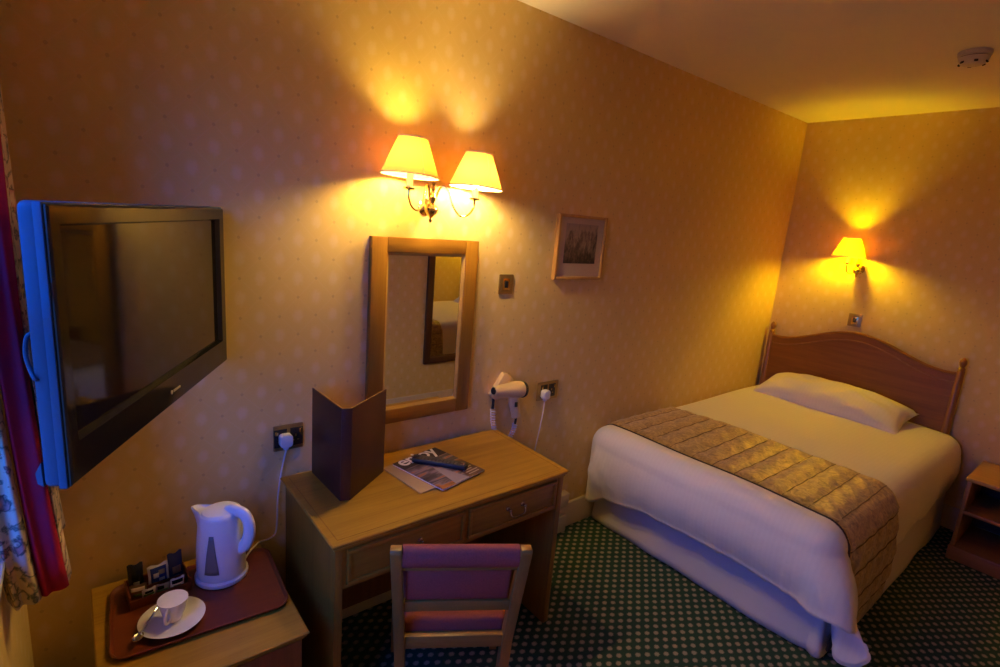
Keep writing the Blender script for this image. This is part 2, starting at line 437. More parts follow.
box(b, -hw + .044, hw - .044, -hd + .02, -hd + .04, .571, .584, .001); box(b, -hw + .044, hw - .044, -hd + .02, -hd + .04, .712, .722, .001)
box(b, -hw + .044, -hw + .056, -hd + .02, -hd + .04, .584, .712); box(b, hw - .056, hw - .044, -hd + .02, -hd + .04, .584, .712); box(b, -.008, .008, -hd + .02, -hd + .04, .584, .712)
box(b, -hw + .044, hw - .044, hd - .03, hd - .012, .575, .722); box(b, -hw + .044, hw - .044, -hd + .04, hd - .03, .571, .576)
obj('drawer_rail', b, OAKF, dk)
b = bm_new(); box(b, -hw + .044, hw - .044, hd - .034, hd - .022, .085, .576, .001); obj('back_panel', b, CABSIDE, dk)
for s in (-1, 1):
    x0, x1 = sorted((s * .010, s * (hw - .058)))
    dr = bm_new(); yf = -hd + .012
    box(dr, x0, x1, yf + .003, yf + .022, .586, .710, .002)
    for q in ((x0, x1, .586, .6), (x0, x1, .696, .710), (x0, x0 + .014, .6, .696), (x1 - .014, x1, .6, .696)):
        box(dr, q[0], q[1], yf - .003, yf + .004, q[2], q[3], .003)
    d = obj('drawer', dr, OAKF, dk, 30)
    cx = (x0 + x1) / 2
    hb = bm_new()
    for k in (-1, 1): lathe(hb, [(.009, 0), (.009, .003), (.005, .006), (.004, .016), (.006, .02), (0, .022)], T((cx + k * .038, yf + .003, .658)) @ RX(90), 16)
    tube(hb, smooth([(cx - .038, yf - .014, .658), (cx - .036, yf - .02, .640), (cx - .024, yf - .024, .632), (cx, yf - .025, .630), (cx + .024, yf - .024, .632), (cx + .036, yf - .02, .640), (cx + .038, yf - .014, .658)]), .0028, 8)
    obj('handle', hb, CHROME, d)

# ------------------------------------------------------------------ bedside style cabinet under the tray
CZ = .52; CX0, CX1, CY1 = -.02, .487, -.585
cb = thing('low_cabinet', 'low oak cabinet below the television carrying the tea tray', 'cabinet', ((CX0 + CX1) / 2, CY1 / 2 - .02, 0))
cw, cd = (CX1 - CX0) / 2, -CY1 / 2 - .02
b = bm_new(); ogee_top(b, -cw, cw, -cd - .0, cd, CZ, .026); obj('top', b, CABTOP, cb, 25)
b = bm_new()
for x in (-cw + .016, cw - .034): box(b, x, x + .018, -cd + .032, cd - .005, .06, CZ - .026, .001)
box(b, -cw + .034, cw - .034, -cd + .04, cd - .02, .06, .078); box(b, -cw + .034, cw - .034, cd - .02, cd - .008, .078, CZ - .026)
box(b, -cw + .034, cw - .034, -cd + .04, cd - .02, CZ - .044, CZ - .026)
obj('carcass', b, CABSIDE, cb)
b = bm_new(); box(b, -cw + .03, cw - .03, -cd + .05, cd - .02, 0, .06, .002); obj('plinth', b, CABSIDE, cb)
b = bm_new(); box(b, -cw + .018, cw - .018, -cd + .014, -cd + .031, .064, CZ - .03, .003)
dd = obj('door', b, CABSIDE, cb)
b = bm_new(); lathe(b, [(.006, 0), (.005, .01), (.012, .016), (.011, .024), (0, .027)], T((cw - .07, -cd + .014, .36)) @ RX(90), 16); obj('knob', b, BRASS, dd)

# ------------------------------------------------------------------ dressing mirror, wall mirror opposite
def framed_mirror(name, label, x0, x1, z0, z1, fw, fh, y, sgn, mv, mx, lip, frame_d=.028):
    t = thing(name, label, 'mirror', ((x0 + x1) / 2, y, z0)); W = (x1 - x0) / 2; H = z1 - z0
    def Y(d): return sgn * d
    def bx(bb, xa, xb, za, zb, d, bev=.003):
        ya, yb = sorted((0, Y(d))); box(bb, xa, xb, ya, yb, za, zb, bev)
    for s in (-1, 1):
        bb = bm_new(); xa, xb = sorted((s * W, s * (W - fw))); bx(bb, xa, xb, 0, H, frame_d); obj('frame_stile', bb, mv, t)
    for za in (0, H - fh):
        bb = bm_new(); bx(bb, -W + fw, W - fw, za, za + fh, frame_d - .0008); obj('frame_rail', bb, mx, t)
    bb = bm_new()
    gx, g0, g1 = W - fw, fh, H - fh; l = .011
    o = [(-gx, g0), (gx, g0), (gx, g1), (-gx, g1)]; i = [(-gx + l, g0 + l), (gx - l, g0 + l), (gx - l, g1 - l), (-gx + l, g1 - l)]
    tt = bmesh.new()
    A = [tt.verts.new((x, Y(frame_d - .006), z)) for x, z in o]; Bq = [tt.verts.new((x, Y(.014), z)) for x, z in i]; Cq = [tt.verts.new((x, Y(.004), z)) for x, z in o]
    for k in range(4):
        k2 = (k + 1) % 4
        tt.faces.new((A[k], A[k2], Bq[k2], Bq[k])); tt.faces.new((Bq[k], Bq[k2], Cq[k2], Cq[k])); tt.faces.new((Cq[k], Cq[k2], A[k2], A[k]))
    merge(bb, tt); obj('frame_lip', bb, lip, t)
    bb = bm_new(); bx(bb, -gx + .001, gx - .001, g0 + .001, g1 - .001, .0125, 0); obj('mirror_glass', bb, MIRROR, t)
    return t
framed_mirror('dressing_mirror', 'tall oak framed mirror on the wall above the desk', .915, 1.428, .885, 1.674, .068, .062, 0, -1, MIRF, MIRFX, BEVELW)
framed_mirror('wall_mirror', 'dark framed full length mirror on the opposite wall, seen reflected in the dressing mirror', 2.45, 3.0, .44, 1.86, .06, .06, YB, 1, DARKF, DARKF, DARKF)

# ------------------------------------------------------------------ television
tv = thing('television', 'flat screen television on a wall bracket, its near edge lit blue', 'television', (.181, -.434, 1.236), R(61.3))
W, H = .434, .505
def slab(bm, w0, w1, z0, z1, y0, y1, r): prism(bm, rrect(w1 - w0, z1 - z0, r, 5, (w0 + w1) / 2, (z0 + z1) / 2), 'y', y0, y1)
sx0, sx1, sz0, sz1 = -W + .035, W - .036, .078, H - .036
def bezel(bm):
    t = bmesh.new()
    def loop(w, h0, h1, y): return [t.verts.new(p) for p in ((-w, y, h0), (w, y, h0), (w, y, h1), (-w, y, h1))]
    def lp(x0, x1, z0, z1, y): return [t.verts.new(p) for p in ((x0, y, z0), (x1, y, z0), (x1, y, z1), (x0, y, z1))]
    L = [lp(-W + .004, W - .004, .004, H - .004, .006), lp(-W + .004, W - .004, .004, H - .004, .0), lp(-W + .008, W - .008, .008, H - .008, -.003),
         lp(sx0, sx1, sz0, sz1, -.001), lp(sx0 + .006, sx1 - .006, sz0 + .005, sz1 - .005, .012)]
    for a, c in zip(L, L[1:]):
        for k in range(4): t.faces.new((a[k], a[(k + 1) % 4], c[(k + 1) % 4], c[k]))
    merge(bm, t)
b = bm_new(); bezel(b); obj('bezel', b, TVBEZ, tv, 20)
b = bm_new(); box(b, sx0 + .004, sx1 - .004, .0115, .014, sz0 + .004, sz1 - .004); obj('screen', b, SCREEN, tv)
b = bm_new(); prism(b, rrect(2 * W, H, .016, 5, 0, H / 2), 'y', .016, .040, bev=.004)
for q in ((-W, -W + .03, 0, H), (W - .03, W, 0, H), (-W + .03, W - .03, 0, .05), (-W + .03, W - .03, H - .03, H)): box(b, q[0], q[1], .004, .018, q[2], q[3], .002)
obj('side_casing', b, TVSIDE, tv)
b = bm_new()
prism(b, rrect(2 * W - .12, H - .1, .03, 5, 0, H / 2 + .01), 'y', .044, .072, bev=.008)
obj('back_cover', b, BLACKP, tv)
b = bm_new()   # speaker bulge at the foot of the near side
prism(b, [(.043, .004), (.052, .010), (.054, .03), (.044, .05)], 'x', -W + .002, -W + .1)
obj('foot_bulge', b, TVSIDE, tv)
b = bm_new(); tube(b, smooth([(-W + .02, .040, .285), (-W + .012, .050, .278), (-W + .01, .054, .25), (-W + .006, .048, .225), (-W - .003, .036, .208), (-W + .004, .034, .205)]), .0035, 8); obj('side_cable', b, TVSIDE, tv)
b = bm_new()
lathe(b, [(.0055, 0), (.0055, .0015), (0, .002)], T((-.005, -.002, .038)) @ RX(90), 16)
for k in range(5): box(b, .006 + k * .0085, .0125 + k * .0085, -.004, -.0015, .0345, .0415, .0012)
obj('maker_badge', b, PALEINK, tv)
b = bm_new()
Minv = (T((.181, -.434, 1.236)) @ RZ(61.3)).inverted()
box(b, .02, .24, -.012, -.001, 1.36, 1.62, .003, M=Minv)
tube(b, [Minv @ Vector(p) for p in ((.13, -.01, 1.49), (.2, -.2, 1.49), (.12, -.42, 1.49))], .018, 10)
box(b, -.1, .1, .07, .08, .15, .35, .002)
obj('wall_bracket', b, BLACKP, tv)

# ------------------------------------------------------------------ wall sconces
def shade_bm(M):
    bb = bm_new(); lathe(bb, [(.108, 0), (.081, .068), (.054, .136)], M, 48, cap=False); return bb
def trim_bm(M):
    bb = bm_new()
    for r, z in ((.109, .001), (.0545, .135)):
        tube(bb, [M @ Vector((r * math.cos(2 * PI * k / 48), r * math.sin(2 * PI * k / 48), z)) for k in range(49)], .0028, 6)
    for k in range(3):
        a = 2 * PI * k / 3; tube(bb, [M @ Vector((.054 * math.cos(a), .054 * math.sin(a), .134)), M @ Vector((.012 * math.cos(a), .012 * math.sin(a), .118))], .0012, 6)
    for k in range(3):
        a = 2 * PI * k / 3 + .5; tube(bb, [M @ Vector((.054 * math.cos(a), .054 * math.sin(a), .134)), M @ Vector((.081 * math.cos(a), .081 * math.sin(a), .068)), M @ Vector((.108 * math.cos(a), .108 * math.sin(a), .002))], .0009, 5)
    tube(bb, [M @ Vector((.012 * math.cos(2 * PI * k / 16), .012 * math.sin(2 * PI * k / 16), .118)) for k in range(17)], .0012, 6)
    return bb
BULBS = []
def lamp_arm(t, pts, top, bulb, sl):
    """arm curve, ending under the drip pan at top (local)"""
    bb = bm_new(); tube(bb, smooth(pts, 10), .0042, 10); arm = obj('arm', bb, BRASS, t)
    x, y, z = top
    bb = bm_new(); lathe(bb, [(.006, 0), (.02, .004), (.023, .01), (.021, .011), (.01, .008), (0, .008)], T((x, y, z)), 24); obj('drip_pan', bb, BRASS, arm)
    bb = bm_new(); lathe(bb, [(.0125, 0), (.0125, sl), (.0105, sl + .002), (0, sl + .002)], T((x, y, z + .008)), 20); obj('candle_sleeve', bb, CANDLE, arm)
    bb = bm_new(); lathe(bb, [(.010, 0), (.018, .010), (.023, .028), (.023, .048), (.016, .062), (0, .070)], T((x, y, z + .010 + sl)), 16); obj('bulb', bb, bulb, arm)
    M = T((x, y, z + .052)); s = obj('lamp_shade', shade_bm(M), SHADE, t); obj('shade_trim', trim_bm(M), TRIM, s)
def sconce_body(t):
    bb = bm_new(); lathe(bb, [(.034, 0), (.035, .005), (.029, .01), (.022, .016), (.016, .02), (.012, .045), (0, .046)], RX(90), 32); obj('backplate', bb, BRASS, t)
    bb = bm_new(); lathe(bb, [(0, -.062), (.006, -.056), (.008, -.048), (.004, -.042), (.012, -.034), (.027, -.018), (.03, -.004), (.022, .008), (.01, .016), (.013, .028), (.018, .040), (.012, .054), (.007, .064), (.010, .074), (.005, .086), (.008, .096), (.0, .106)], T((0, -.05, 0)), 24)
    obj('vase_body', bb, BRASS, t)
dl = thing('double_wall_lamp', 'brass wall lamp with two lit yellow shades above the mirror', 'wall lamp', (1.158, 0, 1.80), 0, None)
sconce_body(dl); dl.rotation_euler = (0, R(2.5), 0)
for s in (-1, 1):
    lamp_arm(dl, [(s * .012, -.05, .03), (s * .03, -.06, .085), (s * .052, -.08, .075), (s * .068, -.098, .02), (s * .095, -.115, -.018), (s * .13, -.125, -.012), (s * .15, -.13, .02), (s * .152, -.13, .05)], (s * .152, -.13, .048), BULBW if s > 0 else BULB, .046 if s > 0 else .070)
bl = thing('single_wall_lamp', 'single brass wall lamp with a lit yellow shade above the headboard', 'wall lamp', (XR, -.557, 1.635), R(-90))
sconce_body(bl)
lamp_arm(bl, [(-.01, -.05, .0), (-.02, -.065, -.03), (-.035, -.085, -.036), (-.048, -.105, -.02), (-.05, -.112, .012), (-.05, -.112, .032)], (-.05, -.112, .03), BULBY, .055)

# ------------------------------------------------------------------ picture
pc = thing('framed_picture', 'small sepia print in a thin light wood frame between lamp and bed', 'picture', (2.1, 0, 1.665))
b = bm_new(); W2, H2, f = .182, .167, .016
for q in ((-W2, -W2 + f, -H2, H2), (W2 - f, W2, -H2, H2), (-W2 + f, W2 - f, -H2, -H2 + f), (-W2 + f, W2 - f, H2 - f, H2)): box(b, q[0], q[1], -.024, 0, q[2], q[3], .003)
obj('frame', b, FRAMEW, pc)
b = bm_new(); box(b, -W2 + f - .001, W2 - f + .001, -.013, -.002, -H2 + f - .001, H2 - f + .001); obj('mount', b, MATB, pc)
b = bm_new()
box(b, -.120, .120, -.0145, -.0128, -.082, .122); obj('print', b, PRINT, pc)
# ------------------------------------------------------------------ wall plates
def plate(t, w, h):
    b = bm_new(); prism(b, rrect(w, h, .004, 3), 'y', -.007, 0, bev=.002); obj('plate', b, BRASSP, t)
def switch(name, label, loc, rz):
    t = thing(name, label, 'switch', loc, rz, 'brass wall switches')
    plate(t, .086, .094); b = bm_new()
    box(b, -.021, .021, -.0085, -.006, -.028, .028, .001); obj('switch_inset', b, BRASS, t)
    b = bm_new(); box(b, -.010, .010, -.013, -.007, -.016, .016, .003); obj('rocker', b, BLACKP, t)
switch('wall_switch', 'square brass switch plate on the wall just right of the dressing mirror', (1.62, 0, 1.476), 0)
switch('wall_switch', 'brass switch plate on the wall below the single lamp, above the headboard', (XR, -.598, 1.265), R(-90))
def socket(label, x, z, w):
    t = thing('wall_socket', label, 'socket', (x, 0, z), 0, 'brass double sockets')
    plate(t, w, .102)
    for s in (-1, 1):
        b = bm_new(); box(b, s * .030 - .024, s * .030 + .024, -.009, -.0065, -.036, .036, .001)
        ins = obj('socket_inset', b, BLACKP, t)
        b = bm_new(); box(b, s * .045 - .006, s * .045 + .006, -.013, -.008, .014, .03, .002); obj('rocker', b, BRASS, ins)
        b = bm_new()
        box(b, s * .026 - .003, s * .026 + .003, -.0095, -.0085, .0, .010); box(b, s * .026 - .013, s * .026 - .006, -.0095, -.0085, -.016, -.011); box(b, s * .026 + .006, s * .026 + .013, -.0095, -.0085, -.016, -.011)
        obj('pin_hole', b, BRASSP, ins)
socket('brass double socket low on the wall between television and leather folder', .606, .90, .110)
socket('brass double socket on the wall to the right of the hair dryer', 1.973, .894, .152)
def plug_bm(x, z):
    b = bm_new(); prism(b, rrect(.046, .05, .014, 5, x, z), 'y', -.042, -.0095, bev=.004)
    prism(b, rrect(.018, .014, .004, 3, x, z - .03), 'y', -.032, -.016, bev=.002); return b
pg = thing('power_plug', 'white plug with flex in the socket right of the hair dryer', 'plug', (1.94, 0, .882))
obj('plug_body', plug_bm(0, 0), WHITEP, pg)
b = bm_new(); tube(b, smooth([(0, -.024, -.035), (-.004, -.025, -.09), (-.015, -.022, -.2), (-.035, -.018, -.35), (-.05, -.022, -.6), (-.055, -.026, -.72), (-.056, -.028, -.878)]), .0032, 8); obj('flex', b, WHITEP, pg)

# ------------------------------------------------------------------ hair dryer on its wall holder
hd_ = thing('hair_dryer_holder', 'cream wedge shaped wall holder behind the hair dryer', 'holder', (1.64, 0, .955))
b = bm_new(); prism(b, [(-.075, -.02), (.0, .082), (.012, .082), (.06, .045), (.045, -.05), (-.05, -.05)], 'y', -.03, 0, bev=.004); obj('wall_plate', b, CREAMP, hd_)
b = bm_new(); tube(b, smooth([(-.052, -.02, -.045), (-.055, -.024, -.075), (-.058, -.026, -.095)]), .007, 10); obj('strain_relief', b, BLACKP, hd_)
b = bm_new(); pts = []
for k in range(100):
    a = k * .62; t = k / 99; pts.append((-.058 + .012 * math.cos(a) + .03 * t * t, -.03 + .012 * math.sin(a), -.095 - .135 * t))
tube(b, pts, .0032, 6); obj('coiled_cord', b, WHITEP, hd_)
hr = thing('hair_dryer', 'cream hair dryer hanging in its holder beside the mirror', 'hair dryer', (1.635, -.075, .965))
Mb = RY(5) @ Matrix.Scale(.9, 4) @ RY(-90)    # lathe axis along -x : nozzle to the left
b = bm_new(); lathe(b, [(.034, -.098), (.044, -.09), (.047, -.06), (.045, -.03), (.037, .02), (.030, .07), (.026, .105), (.023, .108), (.021, .1), (0, .098)], Mb, 32); obj('barrel', b, CREAMP, hr)
b = bm_new(); lathe(b, [(0, .1085), (.019, .1088), (.0195, .106), (0, .1)], Mb, 24); obj('nozzle_opening', b, BLACKP, hr)
b = bm_new(); lathe(b, [(0, -.116), (.03, -.114), (.044, -.108), (.048, -.096), (.044, -.088), (0, -.088)], Mb, 32); obj('rear_grille', b, BLACKP, hr)
b = bm_new(); tube(b, smooth([(.035, .0, -.03), (.04, 0, -.07), (.05, -.004, -.11), (.058, -.006, -.145)]), [.027 + .0003 * k if k < 10 else .030 - .0002 * k for k in range(25)], 14, flat=.8); obj('handle', b, CREAMP, hr)
b = bm_new(); box(b, .028, .042, -.029, -.020, -.085, -.06, .002); obj('rocker_switch', b, BLACKP, hr)
b = bm_new(); tube(b, [(.058, -.006, -.14), (.06, -.004, -.165), (.06, -.002, -.185)], .006, 10); obj('strain_relief', b, BLACKP, hr)
b = bm_new(); pts = []
for k in range(70):
    a = k * .62; t = k / 69; pts.append((.06 + .011 * math.cos(a) - .03 * t * t, .0 + .011 * math.sin(a), -.185 - .075 * t))
tube(b, pts, .0032, 6); obj('coiled_cord', b, WHITEP, hr)

# ------------------------------------------------------------------ things on the desk
fo = thing('leather_folder', 'tall dark red leather folder standing half open on the desk', 'folder', (.712, -.305, DZ + .001))
def wing(bm, p0, p1, th, z0, z1):
    p0, p1 = Vector(p0), Vector(p1); d = (p1 - p0).normalized(); n = Vector((-d.y, d.x)) * th / 2
    prism(bm, [tuple(p0 + n), tuple(p1 + n), tuple(p1 - n), tuple(p0 - n)], 'z', z0, z1, bev=.0012)
FH = .347
Lp, Rp = (-.0185, .006), (.0145, .006 - .009)
b = bm_new(); wing(b, Lp, (-.028, .262), .004, 0, FH); obj('front_cover', b, LEATH, fo)
b = bm_new(); wing(b, Rp, (.212, .134), .004, 0, FH); obj('back_cover', b, LEATH, fo)
b = bm_new(); wing(b, (Lp[0] - .001, Lp[1] - .001), (Rp[0] + .001, Rp[1] - .001), .005, 0, FH); obj('spine', b, LEATH, fo)
b = bm_new()
for k in range(2): wing(b, (-.012 + k * .004, .018), (-.020 + k * .005, .25 - .01 * k), .001, .006, FH - .006)
obj('inner_pages', b, FOLDIN, fo)
b = bm_new(); wing(b, (.016, .008), (.202, .138), .001, .006, FH - .004); obj('inner_pages', b, FOLDIN, fo)
# tan sheet and magazine
sh = tag(obj('card_leaflet', (lambda bb: (box(bb, -.10, .10, -.128, .128, 0, .004, .001), bb)[1])(bm_new()), TAN), 'plain tan card lying partly under the magazine on the desk', 'leaflet')
sh.location = (1.046, -.262, DZ + .001); sh.rotation_euler = (0, 0, R(7))
mg = thing('magazine', 'magazine titled enjoy lying on the desk under the remote', 'magazine', (1.128, -.262, DZ + .0052), R(13))
b = bm_new(); box(b, -.121, .121, -.145, .145, 0, .0055, .001); obj('page_block', b, PAPERC, mg)
b = bm_new(); box(b, -.122, .122, -.146, .146, .0053, .0062); cv = obj('cover', b, COVER, mg)
b = bm_new(); box(b, -.121, .121, (.072), .1455, .0060, .0066); obj('masthead_band', b, PIPING, mg)
b = bm_new(); prism(b, [(-.05, -.145), (.03, -.145), (.0, -.02), (-.02, .02)], 'z', .006, .0065); obj('cover_road', b, plain('cover_lilac', (.30, .26, .32), .4), mg)
b = bm_new()
prism(b, [(.032, -.144), (.12, -.144), (.12, -.02), (.045, -.03)], 'z', .006, .0066); obj('cover_panel', b, plain('cover_brown', (.10, .045, .025), .4), mg)
b = bm_new()
for k, wd in enumerate((.06, .066, .05, .064, .055, .062)): box(b, .046, .046 + wd, -.13 + k * .016, -.1245 + k * .016, .0066, .007)
obj('cover_lines', b, PALEINK, mg)
cu = bpy.data.curves.new('title_lettering', 'FONT'); cu.body = 'enjoy'; cu.size = .100; cu.align_x = 'CENTER'; cu.extrude = .0002; cu.offset = .0016; cu.space_character = .93
tmp_o = bpy.data.objects.new('lettering_source', cu); COL.objects.link(tmp_o)
bpy.context.view_layer.update()
tme = bpy.data.meshes.new_from_object(tmp_o.evaluated_get(bpy.context.evaluated_depsgraph_get())); tme.name = 'title_lettering'
bpy.data.objects.remove(tmp_o); bpy.data.curves.remove(cu); tme.materials.clear(); tme.materials.append(WHITEINK)
tl = bpy.data.objects.new('title_lettering', tme); COL.objects.link(tl); tl.parent = mg; tl.location = (-.004, .097, .007); tl['label'] = 'white enjoy lettering'
rm = thing('remote_control', 'black remote control lying across the magazine', 'remote', (1.142, -.247, DZ + .0125), R(-49))
b = bm_new(); prism(b, rrect(.235, .046, .012, 6), 'z', 0, .019, bev=.004); obj('casing', b, BLACKP, rm)
b = bm_new()
for i in range(11):
    for j in range(3): prism(b, rrect(.010, .008, .003, 3, -.085 + i * .0155, -.0125 + j * .0125), 'z', .019, .0205)
kp = obj('keypad', b, plain('key_rubber', (.09, .085, .085), .5), rm); kp['kind'] = 'stuff'
b = bm_new(); box(b, .092, .106, -.012, .012, .019, .0198, .0003); obj('maker_plate', b, STEEL, rm)

# ------------------------------------------------------------------ desk chair
ch = thing('desk_chair', 'wooden chair with plum upholstered back drawn up to the desk', 'chair', (.902, -.752, 0), R(-31.5))
def post(s):
    t = bm_new(); hx = .017
    def q(z): 
        k = (z - .42) / .38
        return (s * (.176 + .02 * k), -.075 * max(k, -.35) if z > .42 else -.02 * (.42 - z))
    secs = [0, .2, .42, .6, .79]
    tt = bmesh.new(); rings = []
    for z in secs:
        x, y = q(z); d = .022 if z > .3 else .019
        rings.append([tt.verts.new(p) for p in ((x - hx, y - d, z), (x + hx, y - d, z), (x + hx, y + d, z), (x - hx, y + d, z))])
    x, y = q(.8); rings.append([tt.verts.new(p) for p in ((x - hx, y - .016, .803), (x + hx, y - .016, .803), (x + hx, y + .014, .803), (x - hx, y + .014, .803))])
    for a, c in zip(rings, rings[1:]):
        for k in range(4): tt.faces.new((a[k], a[(k + 1) % 4], c[(k + 1) % 4], c[k]))
    tt.faces.new(rings[0]); tt.faces.new(rings[-1])
    bmesh.ops.recalc_face_normals(tt, faces=tt.faces)
    bmesh.ops.bevel(tt, geom=list(tt.edges), offset=.003, segments=2, profile=.5, affect='EDGES')
    merge(t, tt); return t
for s in (-1, 1): obj('rear_leg', post(s), BEECH, ch)
for s in (-1, 1):
    b = bm_new(); tt = bmesh.new(); rings = []
    for z, d in ((0, .014), (.36, .019), (.405, .019)):
        x, y = s * .205, .41; rings.append([tt.verts.new(p) for p in ((x - d, y - d, z), (x + d, y - d, z), (x + d, y + d, z), (x - d, y + d, z))])
    for a, c in zip(rings, rings[1:]):
        for k in range(4): tt.faces.new((a[k], a[(k + 1) % 4], c[(k + 1) % 4], c[k]))
    tt.faces.new(rings[0]); tt.faces.new(rings[-1]); merge(b, tt); obj('front_leg', b, BEECH, ch)
b = bm_new(); box(b, -.166, .166, -.014, .012, .392, .438, .003); obj('seat_rail', b, BEECHX, ch)
for s in (-1, 1):
    b = bm_new(); tt = bmesh.new()
    A = [tt.verts.new((s * .176 + dx, .015, z)) for dx, z in ((-.01, .36), (.01, .36), (.01, .405), (-.01, .405))]
    Bq = [tt.verts.new((s * .203 + dx, .395, z)) for dx, z in ((-.01, .36), (.01, .36), (.01, .405), (-.01, .405))]
    for k in range(4): tt.faces.new((A[k], A[(k + 1) % 4], Bq[(k + 1) % 4], Bq[k]))
    tt.faces.new(A); tt.faces.new(Bq); merge(b, tt); obj('seat_rail', b, BEECHX, ch)
b = bm_new(); box(b, -.19, .19, .398, .42, .36, .405, .002); obj('seat_rail', b, BEECHX, ch)
def backy(z): return -.075 * (z - .42) / .38
for z0, z1, nm in ((.555, .590, 'back_rail'), (.722, .738, 'back_rail')):
    zc = (z0 + z1) / 2; wq = .160 + .02 * (zc - .42) / .38
    b = bm_new(); box(b, -wq, wq, backy(zc) - .013, backy(zc) + .011, z0, z1, .003); obj(nm, b, BEECHX, ch)
b = bm_new(); box(b, -.2, .2, .014, .44, .405, .478, .022, 4)
for v in b.verts:
    k = (v.co.y - .014) / .426; v.co.x *= .86 + .17 * k; v.co.z += .012 * (1 - (v.co.x / .2) ** 2) * (1 if v.co.z > .44 else 0)
obj('seat_cushion', b, MAROON, ch)
b = bm_new()
def padf(u, v): pass
tt = bmesh.new(); prof = []
for k in range(24):
    a = 2 * PI * k / 24; prof.append((.026 * math.cos(a), .767 + .037 * math.sin(a)))
prism(b, [(y + backy(.767) + .004, z) for y, z in prof], 'x', -.1765, .1765, bev=.0)
obj('back_roll', b, MAROON, ch)
b = bm_new(); box(b, -.164, .164, -.006, .03, .59, .724, .012, 3, M=T((0, backy(.655), 0)) )
for v in b.verts: v.co.y += backy(v.co.z) - backy(.655)
obj('back_pad', b, MAROON, ch)

# ------------------------------------------------------------------ tea tray and its things
TZ = CZ + .001
tr = thing('tea_tray', 'dark red wooden tray with rounded corners on the low cabinet', 'tray', (.252, -.267, TZ), R(-3.5))
def ring_plate(bm, w, h, r, levels, n=8):
    t = bmesh.new(); rings = [[t.verts.new((x, y, z)) for x, y in rrect(w - 2 * i, h - 2 * i, max(r - i, .003), n)] for i, z in levels]
    m = len(rings[0])
    for a, c in zip(rings, rings[1:]):
        for k in range(m): t.faces.new((a[k], a[(k + 1) % m], c[(k + 1) % m], c[k]))
    t.faces.new(rings[0]); t.faces.new(rings[-1]); merge(bm, t)
b = bm_new(); ring_plate(b, .470, .345, .045, [(.010, 0), (.004, .004), (0, .013), (.0015, .0145), (.004, .014), (.011, .006), (.016, .005)]); obj('tray_body', b, TRAY, tr)
KZ = TZ + .0055
kt = thing('kettle', 'white electric kettle with grey water gauge at the back of the tray', 'kettle', (.330, -.185, KZ), R(-48))
b = bm_new(); lathe(b, [(.078, 0), (.081, .004), (.081, .014), (.076, .019), (0, .019)], None, 40); obj('power_base', b, WHITEP, kt)
def kr(t, a):
    r = .0745 - .0125 * t + .004 * math.sin(PI * t)
    e = math.exp(-((a - PI) / .30) ** 2)
    r += .042 * e * max(0, (t - .55) / .45) ** 1.6
    return r
KH0, KH1 = .0195, .232
def kz(t, a): return KH0 + (KH1 - KH0) * t + .004 * math.exp(-((a - PI) / .3) ** 2) * max(0, (t - .7) / .3) + .010 * (1 + math.cos(a)) * t * .5
b = bm_new(); tt = bmesh.new(); rings = []; NA = 56
for i in range(20):
    t = i / 19; rings.append([tt.verts.new((kr(t, 2 * PI * k / NA) * math.cos(2 * PI * k / NA), kr(t, 2 * PI * k / NA) * math.sin(2 * PI * k / NA), kz(t, 2 * PI * k / NA))) for k in range(NA)])
for q, dz in ((.93, .003), (.84, -.004)):
    rings.append([tt.verts.new((kr(1, 2 * PI * k / NA) * q * math.cos(2 * PI * k / NA), kr(1, 2 * PI * k / NA) * q * math.sin(2 * PI * k / NA), kz(1, 2 * PI * k / NA) + dz)) for k in range(NA)])
for a, c in zip(rings, rings[1:]):
    for k in range(NA): tt.faces.new((a[k], a[(k + 1) % NA], c[(k + 1) % NA], c[k]))
tt.faces.new(rings[0]); tt.faces.new(rings[-1]); merge(b, tt); obj('body', b, WHITEP, kt, 50)
b = bm_new(); lathe(b, [(.056, -.006), (.0575, .001), (.052, .008), (.03, .014), (0, .016)], T((.001, 0, KH1 + .004)) @ RY(-4.5), 40); obj('lid', b, WHITEP, kt)
b = bm_new(); tube(b, smooth([(.025, 0, .244), (.055, 0, .249), (.088, 0, .240), (.104, 0, .208), (.104, 0, .17), (.092, 0, .135), (.072, 0, .112), (.052, 0, .106)], 6), [.013, .0135, .014, .0145] + [.015] * 30 + [.014] * 9, 16, flat=1.35); obj('handle', b, WHITEP, kt)
b = bm_new()
def gauge(u, v):
    a = R(258 + 48 - 22) + (u - .5) * (.62 - .42 * v); t = .14 + .62 * v; r = kr(t, a) + .0012
    return (r * math.cos(a), r * math.sin(a), kz(t, a))
sheet(b, gauge, 8, 10); obj('water_gauge', b, GAUGE, kt, solid=.001, off=0)
Mk = (T((.330, -.185, KZ)) @ RZ(-48)).inverted()
def inl(pts): return [Mk @ Vector(p) for p in pts]
b = bm_new(); tube(b, inl(smooth([(.40, -.165, KZ + .008), (.435, -.12, KZ + .012), (.475, -.085, KZ + .014), (.515, -.06, KZ - .0), (.545, -.04, .53), (.557, -.022, .575), (.562, -.014, .65), (.574, -.013, .75), (.586, -.016, .82), (.592, -.026, .862)])), .0032, 8); cr = obj('flex', b, WHITEP, kt)
b = plug_bm(.590, .897); bmesh.ops.transform(b, matrix=Mk, verts=b.verts); obj('plug', b, WHITEP, cr)
